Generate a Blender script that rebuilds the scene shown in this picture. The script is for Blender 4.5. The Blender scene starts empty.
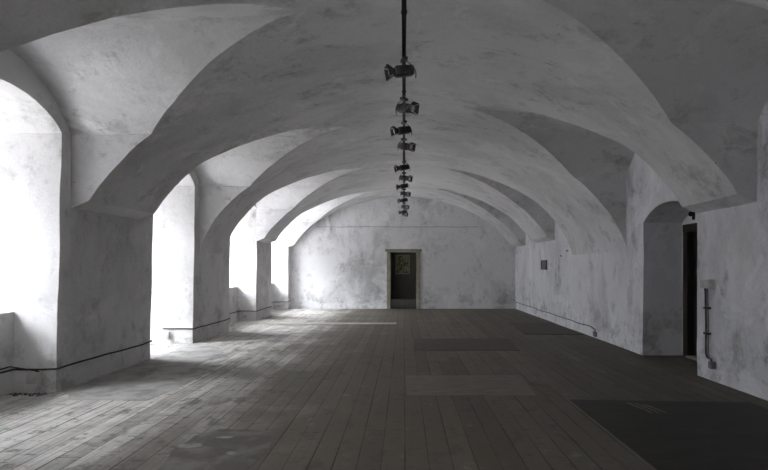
import bpy, bmesh, math, random
from mathutils import Vector, Matrix, noise

random.seed(7)
SC = bpy.context.scene
COL = SC.collection
PI = math.pi

# ------------------------------------------------------------------ measures
XL, XR = 3.92, 3.83            # distance of the window wall / door wall from the centre line
YB, YF = 17.6, -1.6            # back wall, wall behind the camera
EYE = 1.40
F = 512.0

# ------------------------------------------------------------------ helpers
def jig(p, amp=1.0):
    """hand-trowelled unevenness, a function of position only so that shared edges stay shared"""
    v = noise.noise_vector(p * 1.1) * 0.014 + noise.noise_vector(p * 4.3) * 0.006 + noise.noise_vector(p * 11.0) * 0.003
    if p.z < 0.02: v.z = 0.0
    return p + v * amp

class MB:
    def __init__(s):
        s.v, s.f, s.sm = [], [], []
    def grid(s, fn, nu, nv, smooth=True, flip=False):
        b = len(s.v)
        for i in range(nu + 1):
            for j in range(nv + 1):
                s.v.append(Vector(fn(i / nu, j / nv)))
        for i in range(nu):
            for j in range(nv):
                a = b + i * (nv + 1) + j
                q = (a, a + nv + 1, a + nv + 2, a + 1)
                s.f.append(q[::-1] if flip else q); s.sm.append(smooth)
    def rows(s, rws, smooth=True, flip=False):
        b = len(s.v); n = len(rws[0])
        for r in rws:
            s.v.extend(Vector(p) for p in r)
        for i in range(len(rws) - 1):
            for j in range(n - 1):
                a = b + i * n + j
                q = (a, a + n, a + n + 1, a + 1)
                s.f.append(q[::-1] if flip else q); s.sm.append(smooth)
    def poly(s, pts, smooth=False):
        b = len(s.v); s.v.extend(Vector(p) for p in pts)
        s.f.append(tuple(range(b, b + len(pts)))); s.sm.append(smooth)
    def box(s, lo, hi, M=None):
        x0, y0, z0 = lo; x1, y1, z1 = hi
        P = [Vector(p) for p in ((x0,y0,z0),(x1,y0,z0),(x1,y1,z0),(x0,y1,z0),(x0,y0,z1),(x1,y0,z1),(x1,y1,z1),(x0,y1,z1))]
        if M is not None: P = [M @ p for p in P]
        b = len(s.v); s.v.extend(P)
        for q in ((0,3,2,1),(4,5,6,7),(0,1,5,4),(1,2,6,5),(2,3,7,6),(3,0,4,7)):
            s.f.append(tuple(b + k for k in q)); s.sm.append(False)
    def prism(s, outline, z0, z1):
        n = len(outline); b = len(s.v)
        s.v.extend(Vector((x, y, z0)) for x, y in outline)
        s.v.extend(Vector((x, y, z1)) for x, y in outline)
        s.f.append(tuple(b + k for k in range(n))[::-1]); s.sm.append(False)
        s.f.append(tuple(b + n + k for k in range(n))); s.sm.append(False)
        for k in range(n):
            l = (k + 1) % n
            s.f.append((b + k, b + l, b + n + l, b + n + k)); s.sm.append(False)
    def tube(s, pts, r, n=8, caps=True):
        pts = [Vector(p) for p in pts]; rs = r if isinstance(r, (list, tuple)) else [r] * len(pts)
        b = len(s.v); prev = None
        for i, p in enumerate(pts):
            t = (pts[min(i + 1, len(pts) - 1)] - pts[max(i - 1, 0)]).normalized()
            if prev is None:
                a = t.orthogonal().normalized()
            else:
                a = (prev - t * prev.dot(t)).normalized()
            prev = a; c = t.cross(a)
            for k in range(n):
                w = 2 * PI * k / n
                s.v.append(p + (a * math.cos(w) + c * math.sin(w)) * rs[i])
        for i in range(len(pts) - 1):
            for k in range(n):
                l = (k + 1) % n
                s.f.append((b + i*n + k, b + i*n + l, b + (i+1)*n + l, b + (i+1)*n + k)); s.sm.append(True)
        if caps:
            s.f.append(tuple(b + k for k in range(n))[::-1]); s.sm.append(False)
            e = b + (len(pts) - 1) * n
            s.f.append(tuple(e + k for k in range(n))); s.sm.append(False)
    def build(s, name, mat, parent=None, amp=0.0, bevel=0.0, loc=None, clean=False):
        me = bpy.data.meshes.new(name)
        vs = [jig(v, amp) for v in s.v] if amp else s.v
        me.from_pydata([tuple(v) for v in vs], [], s.f)
        for p, sm in zip(me.polygons, s.sm): p.use_smooth = sm
        me.materials.append(mat); me.update()
        if clean:
            bm = bmesh.new(); bm.from_mesh(me)
            bmesh.ops.recalc_face_normals(bm, faces=bm.faces); bm.to_mesh(me); bm.free()
        o = bpy.data.objects.new(name, me); COL.objects.link(o)
        if parent is not None: o.parent = parent
        if loc is not None: o.location = loc
        if bevel:
            m = o.modifiers.new('bevel', 'BEVEL'); m.width = bevel; m.segments = 2; m.limit_method = 'ANGLE'
        return o

def tag(o, label=None, cat=None, group=None, kind=None):
    if label: o['label'] = label
    if cat: o['category'] = cat
    if group: o['group'] = group
    if kind: o['kind'] = kind
    return o

def empty(name, loc=(0, 0, 0), rz=0.0):
    o = bpy.data.objects.new(name, None); COL.objects.link(o)
    o.location = loc; o.rotation_euler = (0, 0, rz); o.empty_display_size = 0.1
    return o

# ------------------------------------------------------------------ materials
class NT:
    def __init__(s, name):
        s.m = bpy.data.materials.new(name); s.m.use_nodes = True
        s.t = s.m.node_tree; s.t.nodes.clear()
        s.out = s.n('ShaderNodeOutputMaterial')
    def n(s, typ, **kw):
        nd = s.t.nodes.new(typ)
        for k, v in kw.items(): setattr(nd, k, v)
        return nd
    def put(s, sock, v):
        if hasattr(v, 'is_output'): s.t.links.new(v, sock)
        else: sock.default_value = v
    def math(s, op, a, b=0.0, c=None, clamp=False):
        nd = s.n('ShaderNodeMath', operation=op, use_clamp=clamp)
        s.put(nd.inputs[0], a); s.put(nd.inputs[1], b)
        if c is not None: s.put(nd.inputs[2], c)
        return nd.outputs[0]
    def coords(s):
        return s.n('ShaderNodeTexCoord').outputs['Object']
    def mapping(s, v, scale=(1,1,1), loc=(0,0,0), rot=(0,0,0)):
        nd = s.n('ShaderNodeMapping'); s.put(nd.inputs['Vector'], v)
        nd.inputs['Scale'].default_value = scale; nd.inputs['Location'].default_value = loc
        nd.inputs['Rotation'].default_value = rot
        return nd.outputs[0]
    def noise(s, v, scale, detail=6, rough=0.6, dist=0.0):
        nd = s.n('ShaderNodeTexNoise'); s.put(nd.inputs['Vector'], v)
        nd.inputs['Scale'].default_value = scale; nd.inputs['Detail'].default_value = detail
        nd.inputs['Roughness'].default_value = rough; nd.inputs['Distortion'].default_value = dist
        return nd.outputs['Fac']
    def step(s, v, a, b, lo=0.0, hi=1.0):
        nd = s.n('ShaderNodeMapRange', interpolation_type='SMOOTHSTEP'); s.put(nd.inputs[0], v)
        nd.inputs[1].default_value = a; nd.inputs[2].default_value = b
        nd.inputs[3].default_value = lo; nd.inputs[4].default_value = hi
        return nd.outputs[0]
    def mix(s, f, a, b, blend='MIX'):
        nd = s.n('ShaderNodeMix', data_type='RGBA', blend_type=blend)
        s.put(nd.inputs[0], f); s.put(nd.inputs[6], a); s.put(nd.inputs[7], b)
        return nd.outputs[2]
    def bump(s, h, dist=0.01, strength=0.5):
        nd = s.n('ShaderNodeBump'); s.put(nd.inputs['Height'], h)
        nd.inputs['Distance'].default_value = dist; nd.inputs['Strength'].default_value = strength
        return nd.outputs[0]
    def done(s, color, rough=0.8, metal=0.0, normal=None, spec=0.3):
        b = s.n('ShaderNodeBsdfPrincipled')
        s.put(b.inputs['Base Color'], color); s.put(b.inputs['Roughness'], rough)
        s.put(b.inputs['Metallic'], metal); b.inputs['Specular IOR Level'].default_value = spec
        if normal is not None: s.t.links.new(normal, b.inputs['Normal'])
        s.t.links.new(b.outputs[0], s.out.inputs[0])
        return s.m

def C(r, g=None, b=None):
    return (r, r if g is None else g, r if b is None else b, 1.0)

def plaster(name, light, dark, amount=0.5, streak=(1, 1, 1), seed=0.0, base_band=False, chips=0.5, warp=0.3, sharp=0.34, cloud=0.42):
    s = NT(name); co = s.coords()
    mp = s.mapping(co, streak, (seed, seed * 0.7, seed * 1.3))
    m0 = s.mapping(co, (1, 1, 1), (seed * 2, seed, seed))
    a = s.noise(mp, 0.75, 9, 0.66, 0.3)
    b = s.noise(mp, 1.9, 10, 0.74, warp)
    e = s.noise(m0, 5.5, 8, 0.72, 0.3)
    c = s.noise(m0, 13.0, 6, 0.72)
    d = s.noise(m0, 55.0, 4, 0.75)
    f = s.math('MULTIPLY', s.step(a, 0.45, 0.64), cloud)
    f = s.math('MULTIPLY_ADD', s.step(b, 0.54, 0.62), sharp, f)
    f = s.math('MULTIPLY_ADD', s.math('MULTIPLY', s.step(e, 0.50, 0.66), s.step(b, 0.42, 0.58)), 0.40, f)
    f = s.math('MULTIPLY', f, s.math('MULTIPLY_ADD', c, 0.9, 0.5))
    f = s.math('MULTIPLY', f, amount, clamp=True)
    col = s.mix(f, light, dark)
    # cleaner repaired patches with a sharp edge
    pt = s.step(s.noise(s.mapping(co, (1, 1, 1), (11 + seed, 3, 5)), 1.1, 9, 0.68, 0.9), 0.575, 0.60)
    col = s.mix(s.math('MULTIPLY', pt, 0.40), col, tuple(min(1, v * 1.18) for v in light[:3]) + (1,))
    # small chips, scratches and specks
    gate = s.step(s.noise(m0, 1.4, 3, 0.5), 0.5, 0.6)
    ch = s.step(s.noise(s.mapping(co, (1, 1, 1), (3, seed, 9)), 16.0, 6, 0.78), 0.64, 0.72)
    sc = s.step(s.noise(s.mapping(co, (9, 9, 40), (3, seed, 9), (0.3, 0.2, 0.5)), 1.0, 4, 0.7), 0.68, 0.74)
    ch = s.math('MULTIPLY', s.math('MAXIMUM', ch, s.math('MULTIPLY', sc, 0.6)), s.math('MULTIPLY_ADD', gate, 0.85, 0.15))
    col = s.mix(s.math('MULTIPLY', ch, chips), col, tuple(v * 0.45 for v in dark[:3]) + (1,))
    col = s.mix(s.math('MULTIPLY', s.step(d, 0.45, 0.75), 0.22), col, dark)
    if base_band:
        sep = s.n('ShaderNodeSeparateXYZ'); s.t.links.new(co, sep.inputs[0])
        zz = s.math('MULTIPLY_ADD', s.noise(m0, 3.0, 4), 0.10, sep.outputs['Z'])
        col = s.mix(s.step(zz, 0.26, 0.20, 0, 0.40), col, light)
        # damp grime rising in patches from the floor
        g = s.math('MULTIPLY', s.step(zz, 1.2, 0.15), s.step(s.noise(m0, 2.4, 9, 0.7), 0.5, 0.62))
        col = s.mix(s.math('MULTIPLY', g, 0.6), col, dark)
    h = s.math('MULTIPLY_ADD', c, 0.5, s.math('MULTIPLY', e, 0.8))
    h = s.math('MULTIPLY_ADD', d, 0.10, h)
    return s.done(col, 0.9, normal=s.bump(h, 0.02, 0.6), spec=0.12)

M = {}
M['wall'] = plaster('wall_plaster', C(0.78, 0.772, 0.768), C(0.34, 0.336, 0.33), 0.85, (1, 1, 0.7), 1.3, True, 0.8)
M['wall_r'] = plaster('side_wall_plaster', C(0.80, 0.80, 0.825), C(0.28, 0.28, 0.29), 0.9, (1, 1, 0.45), 6.1, True, 0.8, 0.2, 0.40, 0.45)
M['back'] = plaster('end_wall_plaster', C(0.80, 0.80, 0.81), C(0.30, 0.30, 0.30), 0.9, (0.9, 1, 0.6), 4.6, True, 0.5, 0.2, 0.22, 0.62)
M['vault'] = plaster('vault_plaster', C(0.76, 0.752, 0.755), C(0.32, 0.316, 0.31), 0.75, (0.8, 1.2, 1.1), 2.2, False, 0.9, 0.25, 0.45, 0.40)
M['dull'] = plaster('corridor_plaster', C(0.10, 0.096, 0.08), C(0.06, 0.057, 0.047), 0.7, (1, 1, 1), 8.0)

def floor_mat():
    s = NT('worn_floor_boards'); co = s.coords()
    sep = s.n('ShaderNodeSeparateXYZ'); s.t.links.new(co, sep.inputs[0])
    x, y = sep.outputs['X'], sep.outputs['Y']
    W, L = 0.171, 6.5
    u = s.math('DIVIDE', s.math('ADD', x, 20.0), W)
    ix = s.math('FLOOR', u); fx = s.math('FRACT', u)
    wn = s.n('ShaderNodeTexWhiteNoise', noise_dimensions='1D'); s.put(wn.inputs['W'], ix)
    r1 = wn.outputs['Value']
    v = s.math('DIVIDE', s.math('MULTIPLY_ADD', r1, 40.0, s.math('ADD', y, 30.0)), L)
    iy = s.math('FLOOR', v); fy = s.math('FRACT', v)
    cmb = s.n('ShaderNodeCombineXYZ'); s.put(cmb.inputs[0], ix); s.put(cmb.inputs[1], iy)
    wn2 = s.n('ShaderNodeTexWhiteNoise', noise_dimensions='2D'); s.t.links.new(cmb.outputs[0], wn2.inputs['Vector'])
    r2 = wn2.outputs['Value']
    # seams: distance to the long edge in metres, width varying along the board
    ex = s.math('MULTIPLY', s.math('MINIMUM', fx, s.math('SUBTRACT', 1.0, fx)), W)
    gw = s.noise(s.mapping(co, (1 / W * 0.7, 0.5, 1)), 1.0, 3, 0.6)
    wid = s.math('MULTIPLY_ADD', s.step(gw, 0.38, 0.72), 0.0060, 0.0026)
    seam = s.math('SUBTRACT', 1.0, s.math('DIVIDE', ex, wid), clamp=True)
    seam = s.step(seam, 0.0, 0.5)
    ey = s.math('MULTIPLY', s.math('MINIMUM', fy, s.math('SUBTRACT', 1.0, fy)), L)
    seamy = s.step(ey, 0.004, 0.002)
    seam = s.math('MAXIMUM', seam, seamy)
    grain = s.noise(s.mapping(co, (34, 1.3, 1)), 1.0, 6, 0.65, 0.3)
    grime = s.noise(co, 0.9, 8, 0.62, 0.5)
    blot = s.noise(s.mapping(co, (1, 0.6, 1), (5, 2, 0)), 4.5, 7, 0.65)
    fine = s.noise(co, 60, 4, 0.7)
    cross = s.noise(s.mapping(co, (7, 17, 1)), 1.0, 7, 0.75)
    base = s.mix(r2, C(0.080, 0.068, 0.050), C(0.122, 0.106, 0.081))
    # grey, dusty bleached boards with window light painted in, fading inward board by board
    bleach_lit = s.math('ADD', x, s.math('MULTIPLY_ADD', s.math('SUBTRACT', grime, 0.5), 2.0, s.math('MULTIPLY', s.math('SUBTRACT', r1, 0.5), 0.5)))
    bleach_lit = s.step(bleach_lit, -1.0, -3.3)
    base = s.mix(s.math('MULTIPLY', bleach_lit, 0.85), base, s.mix(r2, C(0.60, 0.585, 0.555), C(0.76, 0.745, 0.715)))
    base = s.mix(s.step(grain, 0.38, 0.72, 0, 0.5), base, C(0.085, 0.075, 0.06))
    base = s.mix(s.step(grime, 0.42, 0.66, 0, 0.45), base, C(0.10, 0.091, 0.076))
    base = s.mix(s.step(blot, 0.60, 0.72, 0, 0.35), base, C(0.30, 0.29, 0.27))
    base = s.mix(s.step(blot, 0.46, 0.34, 0, 0.7), base, C(0.06, 0.055, 0.047))
    base = s.mix(s.step(cross, 0.54, 0.64, 0, 0.75), base, C(0.055, 0.05, 0.04))
    base = s.mix(s.step(fine, 0.58, 0.8, 0, 0.25), base, C(0.32, 0.31, 0.29))
    base = s.mix(s.math('MULTIPLY', seam, 0.93), base, C(0.008, 0.007, 0.006))
    h = s.math('MULTIPLY_ADD', seam, -1.0, s.math('MULTIPLY', grain, 0.25))
    h = s.math('MULTIPLY_ADD', r2, 0.25, h)
    h = s.math('MULTIPLY_ADD', blot, 0.3, h)
    ro = s.math('MULTIPLY_ADD', grime, 0.25, 0.55)
    return s.done(base, ro, normal=s.bump(h, 0.006, 0.6), spec=0.30)
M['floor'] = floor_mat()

def mottled(name, a, b, scale=6, rough=0.7, spec=0.3, metal=0.0, streak=(1, 1, 1), bump=0.2, lo=0.4, hi=0.65):
    s = NT(name); co = s.mapping(s.coords(), streak)
    n = s.noise(co, scale, 7, 0.65, 0.4)
    col = s.mix(s.step(n, lo, hi), a, b)
    return s.done(col, rough, metal, s.bump(n, 0.006, bump), spec)

M['black'] = mottled('black_painted_metal', C(0.050), C(0.075), 30, 0.42, 0.5)
M['track'] = mottled('dark_track_metal', C(0.012), C(0.03), 20, 0.45, 0.5)
M['collar'] = mottled('grey_metal_collar', C(0.22), C(0.30), 30, 0.35, 0.5, 0.8)
M['lens'] = mottled('pale_lamp_glass', C(0.75), C(0.85), 20, 0.12, 0.7)
M['cable'] = mottled('dark_cable_sheath', C(0.025), C(0.05), 30, 0.6, 0.3)
M['greycable'] = mottled('grey_cable_sheath', C(0.10), C(0.16), 30, 0.6, 0.3)
M['plastic'] = mottled('aged_white_plastic', C(0.58, 0.575, 0.55), C(0.45, 0.44, 0.42), 9, 0.5, 0.4)
M['conduit'] = mottled('dark_conduit', C(0.05), C(0.12), 14, 0.5, 0.4)
M['vent'] = mottled('dull_grey_metal', C(0.16), C(0.22), 12, 0.6, 0.4)
M['doorpaint'] = mottled('olive_cream_paint', C(0.34, 0.33, 0.255), C(0.23, 0.225, 0.17), 5, 0.6, 0.3)
M['darkwood'] = mottled('dark_stained_wood', C(0.022, 0.018, 0.014), C(0.045, 0.037, 0.028), 5, 0.6, 0.3, 0, (6, 6, 0.5))
M['windowpaint'] = mottled('white_window_paint', C(0.72), C(0.60), 5, 0.5, 0.3)
M['cement'] = mottled('pale_cement', C(0.38, 0.373, 0.36), C(0.24, 0.231, 0.216), 3.0, 0.85, 0.2)
M['lino'] = mottled('dark_sheet', C(0.016, 0.0145, 0.0115), C(0.026, 0.0235, 0.018), 2.4, 0.62, 0.3, 0, (1, 3, 1))
M['hatch'] = mottled('dark_board_panel', C(0.036, 0.032, 0.025), C(0.066, 0.058, 0.046), 5, 0.65, 0.3, 0, (1, 4, 1))
M['ply'] = mottled('worn_brown_board', C(0.150, 0.136, 0.112), C(0.090, 0.080, 0.064), 4, 0.65, 0.3, 0, (1, 6, 1))
M['batten'] = mottled('pale_bare_wood', C(0.44, 0.42, 0.37), C(0.30, 0.28, 0.245), 6, 0.65, 0.3, 0, (1, 6, 1))
M['stain'] = mottled('dark_floor_coating', C(0.070, 0.064, 0.054), C(0.135, 0.125, 0.109), 4, 0.65, 0.3)
M['flake'] = mottled('pale_flake', C(0.24, 0.235, 0.22), C(0.15, 0.145, 0.135), 12, 0.8, 0.2)
M['iron'] = mottled('dark_iron', C(0.02), C(0.035), 12, 0.5, 0.5, 0.6)
M['pictureframe'] = mottled('pale_frame_wood', C(0.34, 0.33, 0.25), C(0.26, 0.25, 0.19), 6, 0.5, 0.3)
M['picture'] = mottled('olive_print', C(0.34, 0.33, 0.20), C(0.05, 0.048, 0.03), 7.0, 0.5, 0.3, 0, (1.6, 1, 0.8), 0.0, 0.44, 0.58)

def glass_mat():
    s = NT('window_glass')
    tr = s.n('ShaderNodeBsdfTransparent'); gl = s.n('ShaderNodeBsdfGlossy'); gl.inputs['Roughness'].default_value = 0.03
    fr = s.n('ShaderNodeFresnel'); fr.inputs['IOR'].default_value = 1.3
    mx = s.n('ShaderNodeMixShader')
    s.t.links.new(fr.outputs[0], mx.inputs[0]); s.t.links.new(tr.outputs[0], mx.inputs[1]); s.t.links.new(gl.outputs[0], mx.inputs[2])
    s.t.links.new(mx.outputs[0], s.out.inputs[0])
    return s.m
M['glass'] = glass_mat()

# ------------------------------------------------------------------ the vault
RC = 5.36; ZC = 3.86 - RC
FOOT = [(3.08, 2.887), (3.25, 2.735), (3.42, 2.56), (3.57, 2.385), (3.69, 2.21), (3.79, 2.02), (3.86, 1.86), (3.90, 1.70)]
def main_z(x):                      # x measured for a half span of 3.90
    if x <= FOOT[0][0]: return math.sqrt(RC * RC - x * x) + ZC
    for (a, za), (b, zb) in zip(FOOT, FOOT[1:]):
        if x <= b: return za + (zb - za) * (x - a) / (b - a)
    return FOOT[-1][1]
def main_x(z):
    lo, hi = 0.0, 3.90
    for _ in range(50):
        m = (lo + hi) / 2
        if main_z(m) > z: lo = m
        else: hi = m
    return lo
SPR = 2.97; ZCOR = 2.17
XA = 0.98                           # the groins meet in a point this far from the centre line
def groin(y, y0, y1):               # the apex sits a little towards the near reveal
    ya = (y0 + y1) / 2 - 0.06 * (y1 - y0)
    t = ((ya - y) / (ya - y0)) ** 1.5 if y < ya else ((y - ya) / (y1 - ya)) ** 0.68
    return XA + (main_x(SPR) - XA) * t

LUN_L = [(-0.05, 2.20), (3.75, 6.03), (7.60, 9.84), (11.10, 13.62), (14.85, 17.35)]
LUN_R = [(-0.30, 1.90), (3.45, 5.56), (6.67, 8.80), (11.65, 12.97), (14.75, 16.10)]
SMOOTH_BANDS = {('L', 2), ('R', 2)}         # ribs that run down into the wall without a ledge

def vault():
    mb = MB(); NX = 30; NT_ = 48
    for side, sgn, xw, luns in (('L', -1, XL, LUN_L), ('R', 1, XR, LUN_R)):
        k = xw / 3.90
        P = lambda x, y, z: (sgn * x * k, y, z)
        fl = side == 'R'
        def strip(ys, lims):
            rws = []
            for y, lim in zip(ys, lims):
                # even steps along the curve
                xs = [lim * math.sin(PI / 2 * j / NX) for j in range(NX + 1)]
                rws.append([P(x, y, main_z(x)) for x in xs])
            mb.rows(rws, True, fl)
        edges = [YF] + [e for l in luns for e in l] + [YB + 0.02]
        for i in range(0, len(edges), 2):            # ribs
            y0, y1 = edges[i], edges[i + 1]; n = max(2, int((y1 - y0) / 0.12))
            soft = (side, i // 2 - 0) in {(s, b + 1) for s, b in SMOOTH_BANDS}
            zb = 1.70 if soft else ZCOR
            xf = main_x(zb + 0.03) if not soft else 3.90
            ys = [y0 + (y1 - y0) * j / n for j in range(n + 1)]
            strip(ys, [xf] * (n + 1))
            if not soft:                             # flat ledge under the rib
                mb.grid(lambda a, b: P(xf + (3.905 - xf) * b, y0 + (y1 - y0) * a, ZCOR + 0.03 - 0.085 * b), n, 2, False, fl)
            for yy, e in ((y0, i - 1), (y1, i + 1)):  # reveals of the neighbouring cross vaults, straight part
                if yy in (YF, YB + 0.02): continue
                def rev(a, b, yy=yy, zb=zb, soft=soft):
                    zi = zb if soft else ZCOR + 0.03
                    zo = zb if soft else ZCOR + 0.03 - 0.085 * b
                    x = min(main_x(zi + (SPR - zi) * a), 3.90)
                    return P(x + (3.905 - x) * b, yy, zo + (SPR - zo) * a)
                mb.grid(rev, 12, 6, True, (yy == y0) != fl)
        for y0, y1 in luns:
            c, a = (y0 + y1) / 2, (y1 - y0) / 2
            ya = c - 0.12 * a; RL = (a * a + 0.62 ** 2) / 1.24
            h2 = NT_ // 2
            ys = [ya + (y0 - ya) * (0.5 - 0.5 * math.cos(PI * (h2 - j) / h2)) for j in range(h2)] + [ya] + [ya + (y1 - ya) * (0.5 - 0.5 * math.cos(PI * j / h2)) for j in range(1, h2 + 1)]
            cs = [max(-1.0, min(1.0, (y - c) / a)) for y in ys]; gs = [groin(y, y0, y1) for y in ys]
            strip(ys, gs)
            rws = []
            for q, y, g in zip(cs, ys, gs):
                zg, zw = main_z(g), SPR + math.sqrt(RL * RL - (a * q) ** 2) - (RL - 0.62)
                rws.append([P(g + (3.905 - g) * j / 24, y, zg + (zw - zg) * j / 24) for j in range(25)])
            mb.rows(rws, True, fl)
    # roof deck over the vault
    o = mb.build('ceiling', M['vault'], amp=1.0)
    return tag(o, 'whitewashed stone barrel vault with cross vaults above the windows', 'ceiling', kind='structure')
vault()

# ------------------------------------------------------------------ walls
NICHES = [(0.30, 1.90, True), (4.10, 5.76, True), (7.92, 9.50, False), (11.47, 13.55, True), (15.09, 17.26, True)]
NS, NR = 2.95, 0.29                    # springing and rise of the niche arch
XO = 5.70                              # outer face of the window wall
def arch_z(y, y0, y1, sp=NS, rise=NR):
    t = (y - (y0 + y1) / 2) / ((y1 - y0) / 2)
    hw = (y1 - y0) / 2; R = (hw * hw + rise * rise) / (2 * rise)
    return sp + math.sqrt(max(0, R * R - (t * hw) ** 2)) - (R - rise)

def wall_panel(mb, xs, openings, top, sp, rise, y0=YF, y1=YB, flip=False, step=0.16, tz=22):
    ed = [y0] + [e for o in openings for e in o[:2]] + [y1]
    for i in range(len(ed) - 1):
        a, b = ed[i], ed[i + 1]; n = max(2, int((b - a) / step))
        if i % 2 == 0:
            mb.grid(lambda u, v: (xs, a + (b - a) * u, top * v), n, tz, False, flip)
        else:
            def fn(u, v):
                y = a + (b - a) * u; z = arch_z(y, a, b, sp, rise)
                return (xs, y, z + (top - z) * v)
            mb.grid(fn, 24, 6, False, flip)

# the window opening is narrower than its niche by this much on each side
def inset(a): return {0.30: 0.06, 4.10: 0.40, 7.92: 0.42, 11.47: 0.38, 15.09: 0.14}[a]
def lean(mb):
    for v in mb.v:
        k = min(1.0, max(0.0, (-v.x < 4.85) * 1.0 + (-v.x >= 4.85) * (XO - 0.2 + v.x) / (XO - 0.2 - 4.85)))
        v.y += 0.035 * v.z * k
def wall_left():
    mb = MB()
    wall_panel(mb, -XL, NICHES, 3.78, NS, NR)
    OUT = [(a + inset(a), b - inset(a), c) for a, b, c in NICHES]
    wall_panel(mb, -XO, OUT, 4.36, NS - 0.12, NR, flip=True)
    XI = XO - 0.16                      # plane of the stop that frames the window
    for (y0, y1, breast), (o0, o1, _) in zip(NICHES, OUT):
        for yy, oo, fl in ((y0, o0, False), (y1, o1, True)):
            mb.grid(lambda u, v: (-XL - (XI - XL) * u, yy, NS * v), 9, 20, False, fl)
            mb.grid(lambda u, v: (-XI, yy + (oo - yy) * u, NS * v), 2, 20, False, fl)
            mb.grid(lambda u, v: (-XI - 0.16 * u, oo, (NS - 0.12) * v), 2, 20, False, fl)
        def soff(u, v):
            y = y0 + (y1 - y0) * v
            return (-XL - (XI - XL) * u, y, arch_z(y, y0, y1))
        mb.grid(soff, 9, 24, True)
        def head(u, v):
            y = y0 + (y1 - y0) * v; yo = o0 + (o1 - o0) * v
            zi, zo = arch_z(y, y0, y1), arch_z(yo, o0, o1, NS - 0.12, NR)
            return (-XI, y + (yo - y) * u, zi + (zo - zi) * u)
        mb.grid(head, 2, 24, False)
        def soff2(u, v):
            y = o0 + (o1 - o0) * v
            return (-XI - 0.16 * u, y, arch_z(y, o0, o1, NS - 0.12, NR))
        mb.grid(soff2, 2, 24, True)
        if breast:
            mb.grid(lambda u, v: (-4.40, y0 + (y1 - y0) * u, 0.90 * v), 10, 7, False)
            mb.grid(lambda u, v: (-4.40 - (XO - 4.40) * v, y0 + (y1 - y0) * u, 0.90 + 0.02 * v), 10, 6, False)
            mb.grid(lambda u, v: (-XO, y0 + (y1 - y0) * u, 0.92 * v), 2, 2, False)
    lean(mb)
    o = mb.build('wall_left', M['wall'], amp=1.0)
    tag(o, 'thick whitewashed wall with deep arched window niches between broad piers', 'wall', kind='structure')
wall_left()

DN0, DN1, DSP, DRI, DXB = 6.69, 8.20, 2.12, 0.25, 4.46      # door niche in the right wall
DO0, DO1, DOZ = 7.02, 8.10, 2.05                             # its door opening
def wall_right():
    mb = MB()
    wall_panel(mb, XR, [(DN0, DN1)], 3.78, DSP, DRI, flip=True)
    for yy, fl in ((DN0, True), (DN1, False)):
        mb.grid(lambda u, v: (XR + (DXB - XR) * u, yy, DSP * v), 5, 16, False, fl)
    def soff(u, v):
        y = DN0 + (DN1 - DN0) * v
        return (XR + (DXB - XR) * u, y, arch_z(y, DN0, DN1, DSP, DRI))
    mb.grid(soff, 5, 24, True, True)
    # back of the niche around the door opening
    B = lambda a, b, c, d, nu, nv: mb.grid(lambda u, v: (DXB, a + (b - a) * u, c + (d - c) * v), nu, nv, False, True)
    B(DN0, DO0, 0, DOZ, 3, 14); B(DO1, DN1, 0, DOZ, 2, 14)
    def tymp(u, v):
        y = DN0 + (DN1 - DN0) * u
        z = arch_z(y, DN0, DN1, DSP, DRI)
        return (DXB, y, DOZ + (z - DOZ) * v)
    mb.grid(tymp, 24, 3, False, True)
    # reveals of the opening and outer shell
    mb.grid(lambda u, v: (DXB + 0.3 * u, DO0, DOZ * v), 2, 8, False, True)
    mb.grid(lambda u, v: (DXB + 0.3 * u, DO1, DOZ * v), 2, 8, False)
    mb.grid(lambda u, v: (DXB + 0.3 * u, DO0 + (DO1 - DO0) * v, DOZ), 2, 4, False, True)
    mb.grid(lambda u, v: (5.3, YF + (YB - YF) * u, 4.36 * v), 8, 3, False)
    o = mb.build('wall_right', M['wall_r'], amp=1.0)
    tag(o, 'long mottled plaster wall opposite the windows with an arched door niche', 'wall', kind='structure')
wall_right()

BO = (-0.475, 0.435, 1.95); YC = 23.1                        # doorway in the back wall, far wall of the corridor
def wall_back():
    mb = MB(); t = 0.30
    for y, fl in ((YB, False), (YB + t, True)):
        G = lambda a, b, c, d, nu, nv: mb.grid(lambda u, v: (a + (b - a) * u, y, c + (d - c) * v), nu, nv, False, fl)
        G(-5.9, BO[0], 0, 4.36, 34, 26); G(BO[1], 5.4, 0, 4.36, 34, 26); G(BO[0], BO[1], BO[2], 4.36, 7, 14)
    for xx, fl in ((BO[0], True), (BO[1], False)):
        mb.grid(lambda u, v: (xx, YB + t * u, BO[2] * v), 2, 12, False, fl)
    mb.grid(lambda u, v: (BO[0] + (BO[1] - BO[0]) * v, YB + t * u, BO[2]), 2, 6, False)
    o = mb.build('wall_back', M['back'], amp=0.5)
    tag(o, 'blotchy grey plaster end wall with a single doorway', 'wall', kind='structure')
wall_back()

mb = MB()
mb.grid(lambda u, v: (-5.9 + 11.3 * u, YF, 4.3 * v), 10, 6, False, True)
tag(mb.build('wall_front', M['wall']), 'plain plaster wall closing the hall behind the viewer', 'wall', kind='structure')
mb = MB()
mb.box((-5.9, YF - 0.1, 4.3), (5.4, YB + 0.4, 4.45))
tag(mb.build('trim_1', M['dull']), 'roof deck over the vault', 'roof', kind='structure')

mb = MB()
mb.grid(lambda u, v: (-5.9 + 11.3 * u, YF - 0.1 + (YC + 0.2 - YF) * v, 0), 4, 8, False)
tag(mb.build('floor', M['floor']), 'worn wooden board floor running the length of the hall', 'floor', kind='structure')

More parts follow.
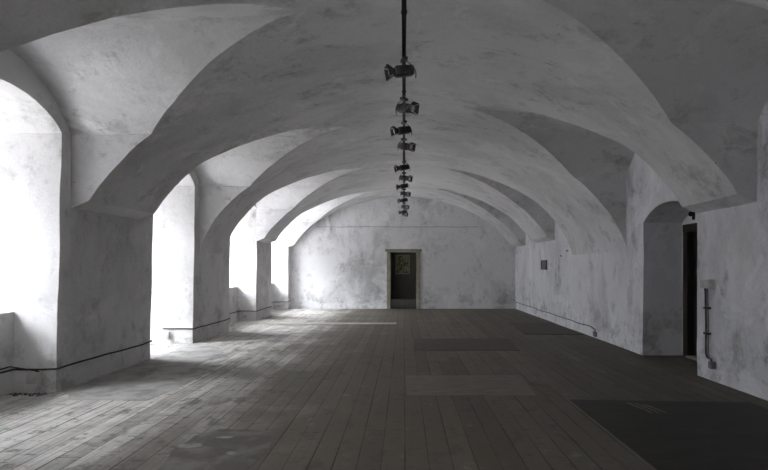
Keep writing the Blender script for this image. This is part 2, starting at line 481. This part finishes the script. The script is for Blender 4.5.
# corridor beyond the end door
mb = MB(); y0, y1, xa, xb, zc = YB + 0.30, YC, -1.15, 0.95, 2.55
WY = (21.0, 21.5, 1.3, 2.0)  # opening for the added corridor window
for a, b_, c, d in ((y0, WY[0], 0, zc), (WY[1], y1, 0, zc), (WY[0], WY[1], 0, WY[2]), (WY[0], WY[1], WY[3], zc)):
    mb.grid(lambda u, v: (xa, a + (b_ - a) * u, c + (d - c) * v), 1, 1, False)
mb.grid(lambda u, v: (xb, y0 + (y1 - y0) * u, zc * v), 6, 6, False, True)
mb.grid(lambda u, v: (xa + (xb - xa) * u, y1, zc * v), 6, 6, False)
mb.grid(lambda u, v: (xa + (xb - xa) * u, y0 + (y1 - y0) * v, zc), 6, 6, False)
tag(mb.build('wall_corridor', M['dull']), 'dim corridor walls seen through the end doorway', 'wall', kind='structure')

# ------------------------------------------------------------------ windows
def make_window(i, y0, y1, breast):
    zb = 0.92 if breast else 0.0; ia = inset(y0); y0 += ia; y1 -= ia; NS = 2.83
    w = empty('window_%d' % i, (-5.62, (y0 + y1) / 2, zb))
    nm = ['nearest arched window beside the viewer', 'arched window in the first niche in view', 'full height arched window in the second niche in view',
          'wide arched window in the third niche in view', 'wide arched window in the last niche before the end wall'][i - 1]
    tag(w, nm, 'window', 'arched windows of the left wall', 'structure')
    hw = (y1 - y0) / 2 - 0.012; H = NS - zb; f = MB(); yc = (y0 + y1) / 2
    d = 0.035
    f.box((-d, -hw, 0.012), (d, -hw + 0.07, H)); f.box((-d, hw - 0.07, 0.012), (d, hw, H))
    f.box((-d, -hw + 0.07, 0.012), (d, hw - 0.07, 0.09))
    f.box((-d, -hw + 0.07, H - 0.75), (d, hw - 0.07, H - 0.67))
    f.box((-d, -0.04, 0.09), (d, 0.04, H - 0.75)); f.box((-d, -0.025, H - 0.67), (d, 0.025, H + NR - 0.06))
    n = 14
    for a in range(n):                               # arched head of the frame
        ya, yb = y0 + 0.012 + (y1 - y0 - 0.024) * a / n, y0 + 0.012 + (y1 - y0 - 0.024) * (a + 1) / n
        za, zb2 = arch_z(ya, y0, y1, NS) - zb - 0.014, arch_z(yb, y0, y1, NS) - zb - 0.014
        for xx, fl in ((-d, True), (d, False)):
            q = [(xx, ya - yc, za - 0.07), (xx, yb - yc, zb2 - 0.07), (xx, yb - yc, zb2), (xx, ya - yc, za)]
            f.poly(q[::-1] if fl else q)
        f.poly([(-d, ya - yc, za - 0.07), (-d, yb - yc, zb2 - 0.07), (d, yb - yc, zb2 - 0.07), (d, ya - yc, za - 0.07)][::-1])
        f.poly([(-d, ya - yc, za), (-d, yb - yc, zb2), (d, yb - yc, zb2), (d, ya - yc, za)])
    f.build('window_frame', M['windowpaint'], w, clean=True)
    for s in (-1, 1):
        b = MB()
        lo, hi = (-hw + 0.07, -0.04) if s < 0 else (0.04, hw - 0.07)
        nb = 3 if breast else 4
        for q in range(1, nb):
            z = 0.09 + (H - 0.84) * q / nb
            b.box((-0.015, lo, z - 0.014), (0.015, hi, z + 0.014))
        b.build('glazing_bar', M['windowpaint'], w)
    g = MB()
    n = 16; ys = [-hw + 0.02 + (2 * hw - 0.04) * a / n for a in range(n + 1)]
    g.rows([[(0, y, 0.03), (0, y, arch_z(y + yc, y0, y1, NS) - zb - 0.05)] for y in ys], False)
    g.build('glass', M['glass'], w)
    # light portal: only guides the sampling of the sky through the opening
    ld = bpy.data.lights.new('sky_portal', 'AREA'); ld.shape = 'RECTANGLE'
    ld.size = y1 - y0; ld.size_y = H + NR; ld.cycles.is_portal = True
    lo = bpy.data.objects.new('sky_portal', ld); COL.objects.link(lo)
    lo.location = (-XO - 0.02, yc, zb + (H + NR) / 2)
    lo.rotation_euler = Vector((1, 0, 0)).to_track_quat('-Z', 'Z').to_euler()
for i, n in enumerate(NICHES): make_window(i + 1, *n)

w6 = empty('window_6', (-1.15, (WY[0] + WY[1]) / 2, WY[2])); tag(w6, 'small unseen window added in the side of the corridor to light it', 'window', kind='structure')  # window added out of view to brighten the dark corridor
f = MB()
for lo, hi in (((-.04, -.25, 0), (.02, -.20, .7)), ((-.04, .20, 0), (.02, .25, .7)), ((-.04, -.20, 0), (.02, .20, .05)), ((-.04, -.20, .65), (.02, .20, .7)), ((-.03, -.02, .05), (.01, .02, .65))): f.box(lo, hi)
f.build('window_frame', M['windowpaint'], w6)
g = MB(); g.poly([(-.01, -.20, .05), (-.01, .20, .05), (-.01, .20, .65), (-.01, -.20, .65)]); g.build('glass', M['glass'], w6)
# ------------------------------------------------------------------ doors
d1 = empty('door_1', ((BO[0] + BO[1]) / 2, YB, 0)); x0, x1, zt = BO[0], BO[1], BO[2]; cx = (x0 + x1) / 2
tag(d1, 'doorway with an olive cream wooden casing in the end wall', 'doorway', kind='structure')
for a, b in ((x0 - 0.115, x0 + 0.012), (x1 - 0.012, x1 + 0.115)):
    m = MB(); m.box((a - cx, -0.045, 0.002), (b - cx, 0.31, zt + 0.01)); m.build('door_jamb', M['doorpaint'], d1, bevel=0.006)
m = MB(); m.box((x0 - 0.175 - cx, -0.07, zt + 0.01), (x1 + 0.175 - cx, 0.02, zt + 0.10)); m.build('lintel', M['doorpaint'], d1, bevel=0.008)
m = MB(); m.box((x0 + 0.012 - cx, 0.02, 0.001), (x1 - 0.012 - cx, 0.29, 0.02)); m.build('threshold', M['darkwood'], d1)

d2 = empty('door_2', (DXB, (DO0 + DO1) / 2, 0)); hy = (DO1 - DO0) / 2
tag(d2, 'dark wooden door set deep in the arched niche of the right wall', 'door', kind='structure')
for s in (-1, 1):
    m = MB(); a, b = sorted((s * (hy - 0.10), s * (hy + 0.03)))
    m.box((-0.035, a, 0.002), (0.14, b, DOZ + 0.03)); m.build('door_jamb', M['darkwood'], d2, bevel=0.008)
m = MB(); m.box((-0.04, -hy - 0.03, DOZ - 0.09), (0.14, hy + 0.03, DOZ + 0.035)); m.build('lintel', M['darkwood'], d2, bevel=0.008)
m = MB(); m.box((0.07, -hy + 0.10, 0.012), (0.12, hy - 0.10, DOZ - 0.09))
lf = m.build('door_leaf', M['darkwood'], d2)
for z0, z1 in ((0.18, 0.85), (1.0, 1.8)):
    for s in (-1, 1):
        m = MB(); a, b = sorted((s * 0.05, s * (hy - 0.19)))
        m.box((0.06, a, z0), (0.075, b, z1)); m.build('door_panel', M['darkwood'], lf, bevel=0.006)
m = MB(); m.tube([(0.07, -hy + 0.16, 1.0), (0.015, -hy + 0.16, 1.0), (0.01, -hy + 0.18, 1.0), (0.01, -hy + 0.28, 1.0)], 0.009)
m.build('handle', M['iron'], lf)
m = MB(); m.box((-0.06, -hy + 0.10, 0.001), (0.14, hy - 0.10, 0.035)); m.build('threshold', M['cement'], d2, bevel=0.006)

# small dark fitting above the side door
m = empty('wall_bell', (DXB - 0.002, 7.86, 2.20)); tag(m, 'small dark bell fitting on the plaster above the side door', 'bell')
b = MB(); b.box((-0.03, -0.02, -0.06), (0.0, 0.02, 0.06)); b.build('bracket', M['iron'], m, bevel=0.005)
b = MB(); b.tube([(-0.03, 0, 0.03), (-0.05, 0, 0.03), (-0.075, 0, 0.03), (-0.085, 0, 0.03)], [0.012, 0.04, 0.038, 0.01], 14); b.build('gong', M['iron'], m)

# ------------------------------------------------------------------ lighting track and spotlights
ZT = EYE + 1.90                            # underside of the track
tr = empty('lighting_track', (0, 0, 0)); tag(tr, 'long dark lighting track hung under the crown of the vault', 'lighting track')
b = MB()
for a, c in ((-0.018, -0.010), (0.010, 0.018)): b.box((a, -1.2, ZT), (c, 16.95, ZT + 0.034))
b.box((-0.010, -1.2, ZT + 0.022), (0.010, 16.95, ZT + 0.034)); b.build('rail', M['track'], tr)
for y in (0.4, 2.6, 4.9, 7.1, 9.7, 11.9, 14.4, 16.5):
    b = MB(); b.tube([(0, y, ZT + 0.034), (0, y, 3.862)], 0.005, 8); b.tube([(0, y, 3.835), (0, y, 3.865)], 0.03, 14)
    b.build('suspension_rod', M['track'], tr)
for y in (5.02, 5.72, 8.3, 11.0, 13.8):
    b = MB(); b.box((-0.0195, y - 0.018, ZT - 0.002), (0.0195, y + 0.018, ZT + 0.035)); b.build('rail_joint', M['collar'], tr)

def make_spot():
    """lamp body along -X (the front), hung from its adapter at the origin"""
    r = empty('track_spotlight')
    b = MB(); b.box((-0.022, -0.045, -0.028), (0.022, 0.045, -0.001)); b.tube([(0, 0, -0.026), (0, 0, -0.075)], 0.009, 10)
    b.build('track_adapter', M['black'], r, bevel=0.003)
    R = Matrix.Translation((0, 0, -0.115)) @ Matrix.Rotation(math.radians(-11), 4, 'Y')
    # housing: rounded box tapering slightly to the back
    b = MB(); n = 20; rws = []
    for x, sc in ((-0.078, 0.86), (-0.072, 1.0), (0.0, 1.0), (0.070, 0.94), (0.082, 0.80)):
        ring = []
        for k in range(n + 1):
            w = 2 * PI * k / n; ex = 0.42
            cy = abs(math.cos(w)) ** ex * (1 if math.cos(w) >= 0 else -1); cz = abs(math.sin(w)) ** ex * (1 if math.sin(w) >= 0 else -1)
            ring.append(R @ Vector((x, cy * 0.048 * sc, cz * 0.046 * sc)))
        rws.append(ring)
    b.rows(rws, True); b.poly([p for p in rws[0][:-1]]); b.poly([p for p in rws[-1][:-1]][::-1])
    h = b.build('lamp_housing', M['black'], r)
    for s in (-1, 1):
        v = MB()
        for q in range(5):
            v.box((-0.045 + q * 0.022, s * 0.046 - 0.002, -0.024), (-0.037 + q * 0.022, s * 0.046 + 0.002, 0.024), R)
        v.build('cooling_fin', M['track'], h)
    b = MB(); b.tube([R @ Vector(p) for p in ((-0.076, 0, 0), (-0.082, 0, 0), (-0.088, 0, 0))], [0.041, 0.042, 0.041], 20); b.build('front_ring', M['collar'], r)
    b = MB(); b.tube([R @ Vector(p) for p in ((-0.088, 0, 0), (-0.108, 0, 0))], [0.034, 0.032], 18); b.build('snoot', M['black'], r)
    b = MB(); b.tube([R @ Vector(p) for p in ((-0.106, 0, 0), (-0.132, 0, 0), (-0.144, 0, 0))], [0.034, 0.034, 0.012], 18); b.build('lens', M['lens'], r)
    # four flared shutters
    for k in range(4):
        Q = R @ Matrix.Rotation(k * PI / 2, 4, 'X'); b = MB()
        i0, i1 = (-0.104, 0.024, 0.033), (-0.104, -0.024, 0.033); o0, o1 = (-0.158, -0.052, 0.060), (-0.158, 0.052, 0.060)
        P = [Vector(i0), Vector(i1), Vector(o0), Vector(o1)]; N = Vector((-0.45, 0, 1)).normalized() * 0.0016
        top = [Q @ (p + N) for p in P]; bot = [Q @ (p - N) for p in P]
        b.poly(top); b.poly(bot[::-1])
        for e in range(4): b.poly([bot[e], bot[(e + 1) % 4], top[(e + 1) % 4], top[e]])
        b.build('barn_door', M['black'], r, clean=True)
    # yoke over the body, and the mains lead looping behind
    b = MB()
    b.tube([R @ Vector((0, -0.052, -0.005)), R @ Vector((0, -0.054, 0.045)), R @ Vector((0, -0.03, 0.052)), R @ Vector((0, 0.03, 0.052)), R @ Vector((0, 0.054, 0.045)), R @ Vector((0, 0.052, -0.005))], 0.004, 8)
    b.build('yoke', M['black'], r)
    b = MB(); b.tube([Vector((0.018, 0, -0.02)), Vector((0.05, 0.01, -0.035)), Vector((0.085, 0.012, -0.055)), Vector((0.108, 0.01, -0.095)), Vector((0.112, 0.006, -0.135)), Vector((0.106, 0, -0.165))], 0.0045, 8)
    b.build('power_lead', M['black'], r)
    return r
def dup(root):
    c = root.copy(); COL.objects.link(c)
    for ch in list(root.children):
        k = ch.copy(); COL.objects.link(k); k.parent = c
        for g in list(ch.children):
            l = g.copy(); COL.objects.link(l); l.parent = k
    return c
proto = make_spot()
ORD = ['first', 'second', 'third', 'fourth', 'fifth', 'sixth', 'seventh', 'eighth', 'ninth', 'tenth', 'eleventh', 'twelfth']
PY = [72, 109, 131, 147, 168, 178.5, 186.5, 194, 200.5, 207.0, 212, 215]
for i, py in enumerate(PY):
    o = proto if i == 0 else dup(proto)
    yy = F * (1.90 - 0.126) / (268 - py)
    left = i % 2 == 0
    o.location = (0, min(yy, 16.9), ZT)
    yaw = [16, 40, 24, 38, 18, 36, 12, 46, 22, 50, 14, 60][i] * (1 if left else -1)
    o.scale = (1.03, 1.03, 1.03)
    o.rotation_euler = (0, 0, math.radians(yaw) + (0 if left else PI))
    where = 'nearest the viewer' if i == 0 else ('at its far end' if i == 11 else 'from the near end')
    tag(o, '%s black spotlight %s on the ceiling track, turned to the %s' % (ORD[i], where, 'windows' if left else 'door side'), 'spotlight', 'spotlights on the ceiling track')

# ------------------------------------------------------------------ cables and boxes on the window wall
def wob(p, amp=0.006):
    return Vector(p) + Vector((0, 0, noise.noise(Vector(p) * 2.3) * amp * 2.5))
def dense(pts, step=0.12):
    out = []
    for a, b in zip(pts, pts[1:]):
        a, b = Vector(a), Vector(b); n = max(1, int((b - a).length / step))
        out += [a + (b - a) * k / n for k in range(n)]
    return out + [Vector(pts[-1])]
OFF = 0.022
def lean_y(z): return 0.035 * z
def run_cable(z, off, first, last):
    pts = []; X = -XL + off
    if first == 0: pts.append((X, YF + 0.1, z))
    for i, (a, b, br) in enumerate(NICHES):
        if i < first or i > last: continue
        a += lean_y(z); b += lean_y(z)
        if not (first and i == first):
            pts += [(X, a - off, z), (X - 0.02, a + off, z)]
            if not br: pts.append((-4.44, a + off, z)); break
        if br: pts += [(-4.40 + off, a + off, z), (-4.40 + off, b - off, z - 0.01)]
        else: pts += [(-4.47, b - off, z + 0.005)]
        pts += [(X - 0.02, b - off, z), (X, b + off, z)]
    if last == 4: pts.append((X, YB - 0.03, z + 0.02))
    return [wob(p) for p in dense(pts)]
b = MB(); b.tube(run_cable(0.265, OFF, 0, 2), 0.011, 8)
tag(b.build('wall_cable', M['cable']), 'dark cable running low along the nearest pier and the first window niche', 'cable')
b = MB(); b.tube(run_cable(0.265, OFF, 2, 4), 0.011, 8)
tag(b.build('wall_cable', M['cable']), 'dark cable running low along the far piers from the second niche to the end wall', 'cable')
b = MB(); p = [wob((-4.06, 5.74 - 0.045, 0.25)), wob((-4.12, 5.74 - 0.05, 0.268)), wob((-4.38, 5.74 - 0.05, 0.29)), wob((-4.375, 5.5, 0.29)), wob((-4.375, 4.2, 0.30))]
b.tube([wob(q) for q in dense(p)], 0.008, 8)
tag(b.build('branch_cable', M['cable']), 'thin second cable above the main one in the first niche, ending over the socket', 'cable')
def socket(x, y, z, w, h, label, facing='y', name='socket_box'):
    r = empty(name, (x, y, z)); tag(r, label, 'socket box', 'socket boxes on the window wall')
    b = MB(); b.box((-w / 2, -0.045, -h / 2), (w / 2, 0, h / 2)); b.build('box_body', M['plastic'], r, bevel=0.008)
    b = MB(); b.box((-w / 2 + 0.012, -0.052, -h / 2 + 0.012), (w / 2 - 0.012, -0.045, h / 2 - 0.012)); b.build('cover_plate', M['plastic'], r, bevel=0.004)
    return r
socket(-4.12, 5.725, 0.165, 0.15, 0.10, 'pale socket box low on the jamb of the nearest niche, under the cable')
socket(-4.38, 9.485, 0.16, 0.10, 0.12, 'small socket box low in the bright second niche under the cable end')
socket(-4.20, 13.535, 0.13, 0.13, 0.08, 'tiny pale socket box low in the third niche under the cable')
socket(-4.22, 17.245, 0.13, 0.13, 0.08, 'tiny pale socket box low in the farthest niche under the cable')

# ------------------------------------------------------------------ fittings on the right wall
jb = empty('junction_box', (XR, 6.40, 1.20)); tag(jb, 'pale junction box with dark conduit dropping to a small outlet, beside the door niche', 'junction box')
b = MB(); b.box((-0.075, -0.10, -0.055), (-0.01, 0.10, 0.06)); b.build('box_body', M['plastic'], jb, bevel=0.008)
for k in (-1, 1):
    b = MB(); b.box((-0.08, k * 0.05 - 0.042, -0.042), (-0.075, k * 0.05 + 0.042, 0.047)); b.build('cover_plate', M['plastic'], jb, bevel=0.004)
for k, (yy, mat) in enumerate(((0.035, 'conduit'), (-0.012, 'greycable'))):
    b = MB()
    b.tube([(-0.04, yy + 0.01, -0.055), (-0.042, yy, -0.10), (-0.040, yy, -0.14), (-0.034, yy, -0.5), (-0.036, yy, -0.80), (-0.040, yy - 0.01, -0.88), (-0.045, yy - 0.045, -0.915), (-0.042, -0.085, -0.925 - 0.02 * k), (-0.04, -0.10, -0.96)], 0.013 if k == 0 else 0.008, 10)
    b.build('conduit', M[mat], jb)
for zz in (-0.3, -0.62):
    b = MB(); b.box((-0.055, -0.03, zz - 0.012), (-0.008, 0.06, zz + 0.012)); b.build('pipe_clip', M['iron'], jb)
b = MB(); b.box((-0.07, -0.135, -1.04), (-0.01, -0.065, -0.95)); b.build('outlet', M['vent'], jb, bevel=0.006)

v = empty('vent_plate', (XR, 13.95, 1.485)); tag(v, 'small grey ventilation plate high on the right wall', 'vent')
b = MB()
for lo, hi in (((-0.03, -0.27, -0.13), (0.0, 0.27, -0.10)), ((-0.03, -0.27, 0.10), (0.0, 0.27, 0.13)), ((-0.03, -0.27, -0.10), (0.0, -0.24, 0.10)), ((-0.03, 0.24, -0.10), (0.0, 0.27, 0.10))): b.box(lo, hi)
b.build('vent_frame', M['vent'], v)
b = MB()
b.box((-0.010, -0.24, -0.10), (0.0, 0.24, 0.10))
for q in range(7): b.box((-0.020, -0.24, -0.096 + q * 0.028), (-0.010, 0.24, -0.078 + q * 0.028))
b.build('louvre', M['vent'], v)

b = MB(); b.tube([wob((XR - 0.02, y, 0.235 - 0.005 * (17.4 - y))) for y in [17.45 - 0.15 * k for k in range(48)]] + [Vector((XR - 0.02, 10.22, 0.17)), Vector((XR - 0.02, 10.2, 0.14))], 0.010, 8)
tag(b.build('wall_cable', M['cable']), 'dark cable running low along the right wall to a small outlet', 'cable')
r = empty('wall_outlet', (XR, 10.19, 0.085)); tag(r, 'small grey outlet low on the right wall at the end of the cable', 'outlet')
b = MB(); b.box((-0.05, -0.06, -0.05), (-0.008, 0.06, 0.05)); b.build('box_body', M['vent'], r, bevel=0.006)
b = MB(); b.box((-0.056, -0.045, -0.035), (-0.05, 0.045, 0.035)); b.build('cover_plate', M['vent'], r)
for (yy, zz, lab) in ((12.42, 1.69, 'lower'), (11.95, 1.80, 'upper')):
    b = MB(); b.tube([(XR + 0.01, yy, zz), (XR - 0.03, yy, zz), (XR - 0.045, yy, zz + 0.02)], 0.010, 8)
    tag(b.build('wall_hook', M['iron']), '%s of two small dark iron hooks in the right wall' % lab, 'hook', 'iron hooks in the right wall')
# thin wire across the end wall
b = MB(); b.tube([wob((x, YB - 0.012, 2.815)) for x in [-3.05 + 0.2 * k for k in range(29)]], 0.006, 6)
tag(b.build('wall_wire', M['greycable']), 'thin wire stretched level across the end wall above the doorway', 'wire')

# picture at the end of the corridor
p = empty('framed_picture', (-0.06, YC - 0.005, 1.12)); tag(p, 'olive toned framed picture on the far corridor wall, seen through the doorway', 'picture')
b = MB()
for lo, hi in (((-0.32, -0.03, 0), (0.32, 0, 0.06)), ((-0.32, -0.03, 0.82), (0.32, 0, 0.88)), ((-0.32, -0.03, 0.06), (-0.27, 0, 0.82)), ((0.27, -0.03, 0.06), (0.32, 0, 0.82))): b.box(lo, hi)
b.build('picture_frame', M['pictureframe'], p)
b = MB(); b.box((-0.27, -0.012, 0.06), (0.27, -0.002, 0.82)); b.build('print', M['picture'], p)

# ------------------------------------------------------------------ sheets and patches on the floor
def ragged(pts, amp=0.012, step=0.12, seed=0):
    out = []
    for a, b in zip(pts, pts[1:] + pts[:1]):
        a, b = Vector((a[0], a[1], 0)), Vector((b[0], b[1], 0)); n = max(1, int((b - a).length / step))
        for k in range(n):
            q = a + (b - a) * k / n; w = noise.noise_vector(q * 5 + Vector((seed, 0, 0))) * amp
            out.append((q.x + w.x, q.y + w.y))
    return out
def slab(name, pts, h, mat, label, cat, amp=0.0, step=0.12, z=0.0005, group=None):
    b = MB(); b.prism(ragged(pts, amp, step, len(label)) if amp else pts, z, z + h)
    return tag(b.build(name, M[mat]), label, cat, group)
slab('cement_patch', [(-3.88, 5.82), (-3.52, 5.42), (-2.70, 5.40), (-2.63, 6.0), (-2.63, 7.2), (-2.95, 7.3), (-3.00, 8.5), (-3.25, 9.0), (-3.88, 9.42)], 0.004, 'cement', 'pale cement patch on the floor along the nearest pier', 'floor patch', 0.03)
slab('floor_sheet', [(1.76, 2.2), (3.60, 2.2), (3.60, 5.32), (1.75, 5.43)], 0.005, 'lino', 'large dark sheet on the floor in the right foreground', 'floor sheet', 0.006)
sh = bpy.data.objects['floor_sheet']; b = MB()
for k in range(3):
    x = 2.30 + 0.07 * k
    b.prism([(x, 5.30 - 0.03 * k), (x + 0.035, 5.30 - 0.03 * k), (x + 0.10, 4.93), (x + 0.075, 4.93)], 0.0056, 0.0066)
tag(b.build('scuff_mark', M['ply'], sh), 'pale scuffed streaks')
slab('floor_hatch', [(0.18, 8.66), (1.97, 8.66), (2.06, 10.12), (0.20, 10.12)], 0.006, 'hatch', 'dark rectangular board panel in the middle of the floor', 'floor hatch', 0.004)
slab('floor_board', [(0.03, 5.62), (1.45, 5.62), (1.52, 6.66), (0.03, 6.66)], 0.003, 'ply', 'faint worn brown board let into the floor short of the dark panel', 'floor board', 0.004)
slab('floor_sheet', [(2.55, 10.80), (3.76, 10.70), (3.76, 13.0), (2.68, 13.0)], 0.012, 'hatch', 'dark board sheet on the floor against the far right wall', 'floor sheet', 0.004)
slab('floor_batten', [(-3.5, 12.75), (-0.20, 12.72), (-0.19, 13.02), (-3.5, 13.05)], 0.012, 'batten', 'long pale batten laid across the floor boards near the end wall', 'batten', 0.003)
blob = ragged([(-1.70, 3.50), (-1.08, 3.46), (-1.05, 4.10), (-1.13, 4.40), (-1.30, 4.43), (-1.62, 4.44), (-1.74, 4.25), (-1.76, 3.9)], 0.035, 0.06, 5)
slab('floor_covering', blob, 0.002, 'stain', 'dark worn remnant of floor covering in the left foreground', 'floor covering')
for (x, y, w, d, lab) in ((-1.47, 4.22, 0.075, 0.035, 'small pale flake near the top of the dark floor covering remnant'),
                          (-1.68, 4.02, 0.10, 0.05, 'broad pale flake at the left of the dark floor covering remnant'),
                          (-1.30, 3.86, 0.045, 0.04, 'small rounded pale flake at the right of the dark floor covering remnant')):
    pts = []
    for k in range(12):
        t = 2 * PI * k / 12; rr = 1 + 0.35 * noise.noise(Vector((x * 9 + math.cos(t), y * 9 + math.sin(t), 0)))
        pts.append((x + w * rr * math.cos(t), y + d * rr * math.sin(t)))
    slab('pale_flake', pts, 0.003, 'flake', lab, 'flake', z=0.0028, group='pale flakes on the floor covering')

b = MB(); rr = random.Random(3)
for k in range(70):
    x = -4.36 + 0.42 * rr.random(); y = 5.70 - 0.10 * rr.random() ** 2 - 0.02; r = 0.006 + 0.014 * rr.random()
    n = 6; top = Vector((x, y, r * 1.1)); ring = [Vector((x + r * (0.7 + 0.5 * rr.random()) * math.cos(2 * PI * q / n), y + r * (0.7 + 0.5 * rr.random()) * math.sin(2 * PI * q / n), 0.001)) for q in range(n)]
    for q in range(n): b.poly([ring[q], ring[(q + 1) % n], top])
tag(b.build('plaster_crumbs', M['stain']), 'dark plaster crumbs along the floor of the nearest window niche', 'crumbs', kind='stuff')

# ------------------------------------------------------------------ sky
w = bpy.data.worlds.new('overcast_sky'); SC.world = w; w.use_nodes = True
nt = w.node_tree; nt.nodes.clear()
out = nt.nodes.new('ShaderNodeOutputWorld'); bg = nt.nodes.new('ShaderNodeBackground')
tc = nt.nodes.new('ShaderNodeTexCoord'); sp = nt.nodes.new('ShaderNodeSeparateXYZ'); rp = nt.nodes.new('ShaderNodeValToRGB')
mr = nt.nodes.new('ShaderNodeMapRange'); mr.inputs[1].default_value = -1; mr.inputs[2].default_value = 1
nt.links.new(tc.outputs['Generated'], sp.inputs[0]); nt.links.new(sp.outputs['Z'], mr.inputs[0]); nt.links.new(mr.outputs[0], rp.inputs[0])
e = rp.color_ramp.elements           # bright snowy yard below, dim facades at the horizon, overcast sky above
e[0].position = 0.0; e[0].color = (0.86, 0.86, 0.88, 1)
e[1].position = 1.0; e[1].color = (4.0, 4.12, 4.35, 1)
for ps, cl in ((0.35, (0.70, 0.70, 0.72)), (0.46, (0.28, 0.28, 0.30)), (0.54, (0.20, 0.208, 0.226)), (0.62, (0.40, 0.42, 0.455)), (0.74, (2.3, 2.38, 2.54))):
    q = e.new(ps); q.color = cl + (1,)
nt.links.new(rp.outputs[0], bg.inputs[0]); bg.inputs[1].default_value = 24.0
nt.links.new(bg.outputs[0], out.inputs[0])

# ------------------------------------------------------------------ camera
cd = bpy.data.cameras.new('camera'); cam = bpy.data.objects.new('camera', cd); COL.objects.link(cam)
cam.location = (0, 0, EYE); cam.rotation_euler = (PI / 2, 0, 0)
cd.sensor_fit = 'HORIZONTAL'; cd.sensor_width = 36; cd.lens = 24
cd.shift_x = -20 / 768; cd.shift_y = 33 / 768; cd.clip_start = 0.05
SC.camera = cam
SC.view_settings.view_transform = 'Standard'; SC.view_settings.look = 'None'
SC.view_settings.exposure = 0.25; SC.view_settings.gamma = 1.0; SC.view_settings.use_curve_mapping = False
cy = SC.cycles
cy.use_denoising = True; cy.max_bounces = 12; cy.diffuse_bounces = 10; cy.transparent_max_bounces = 12
cy.sample_clamp_indirect = 6.0
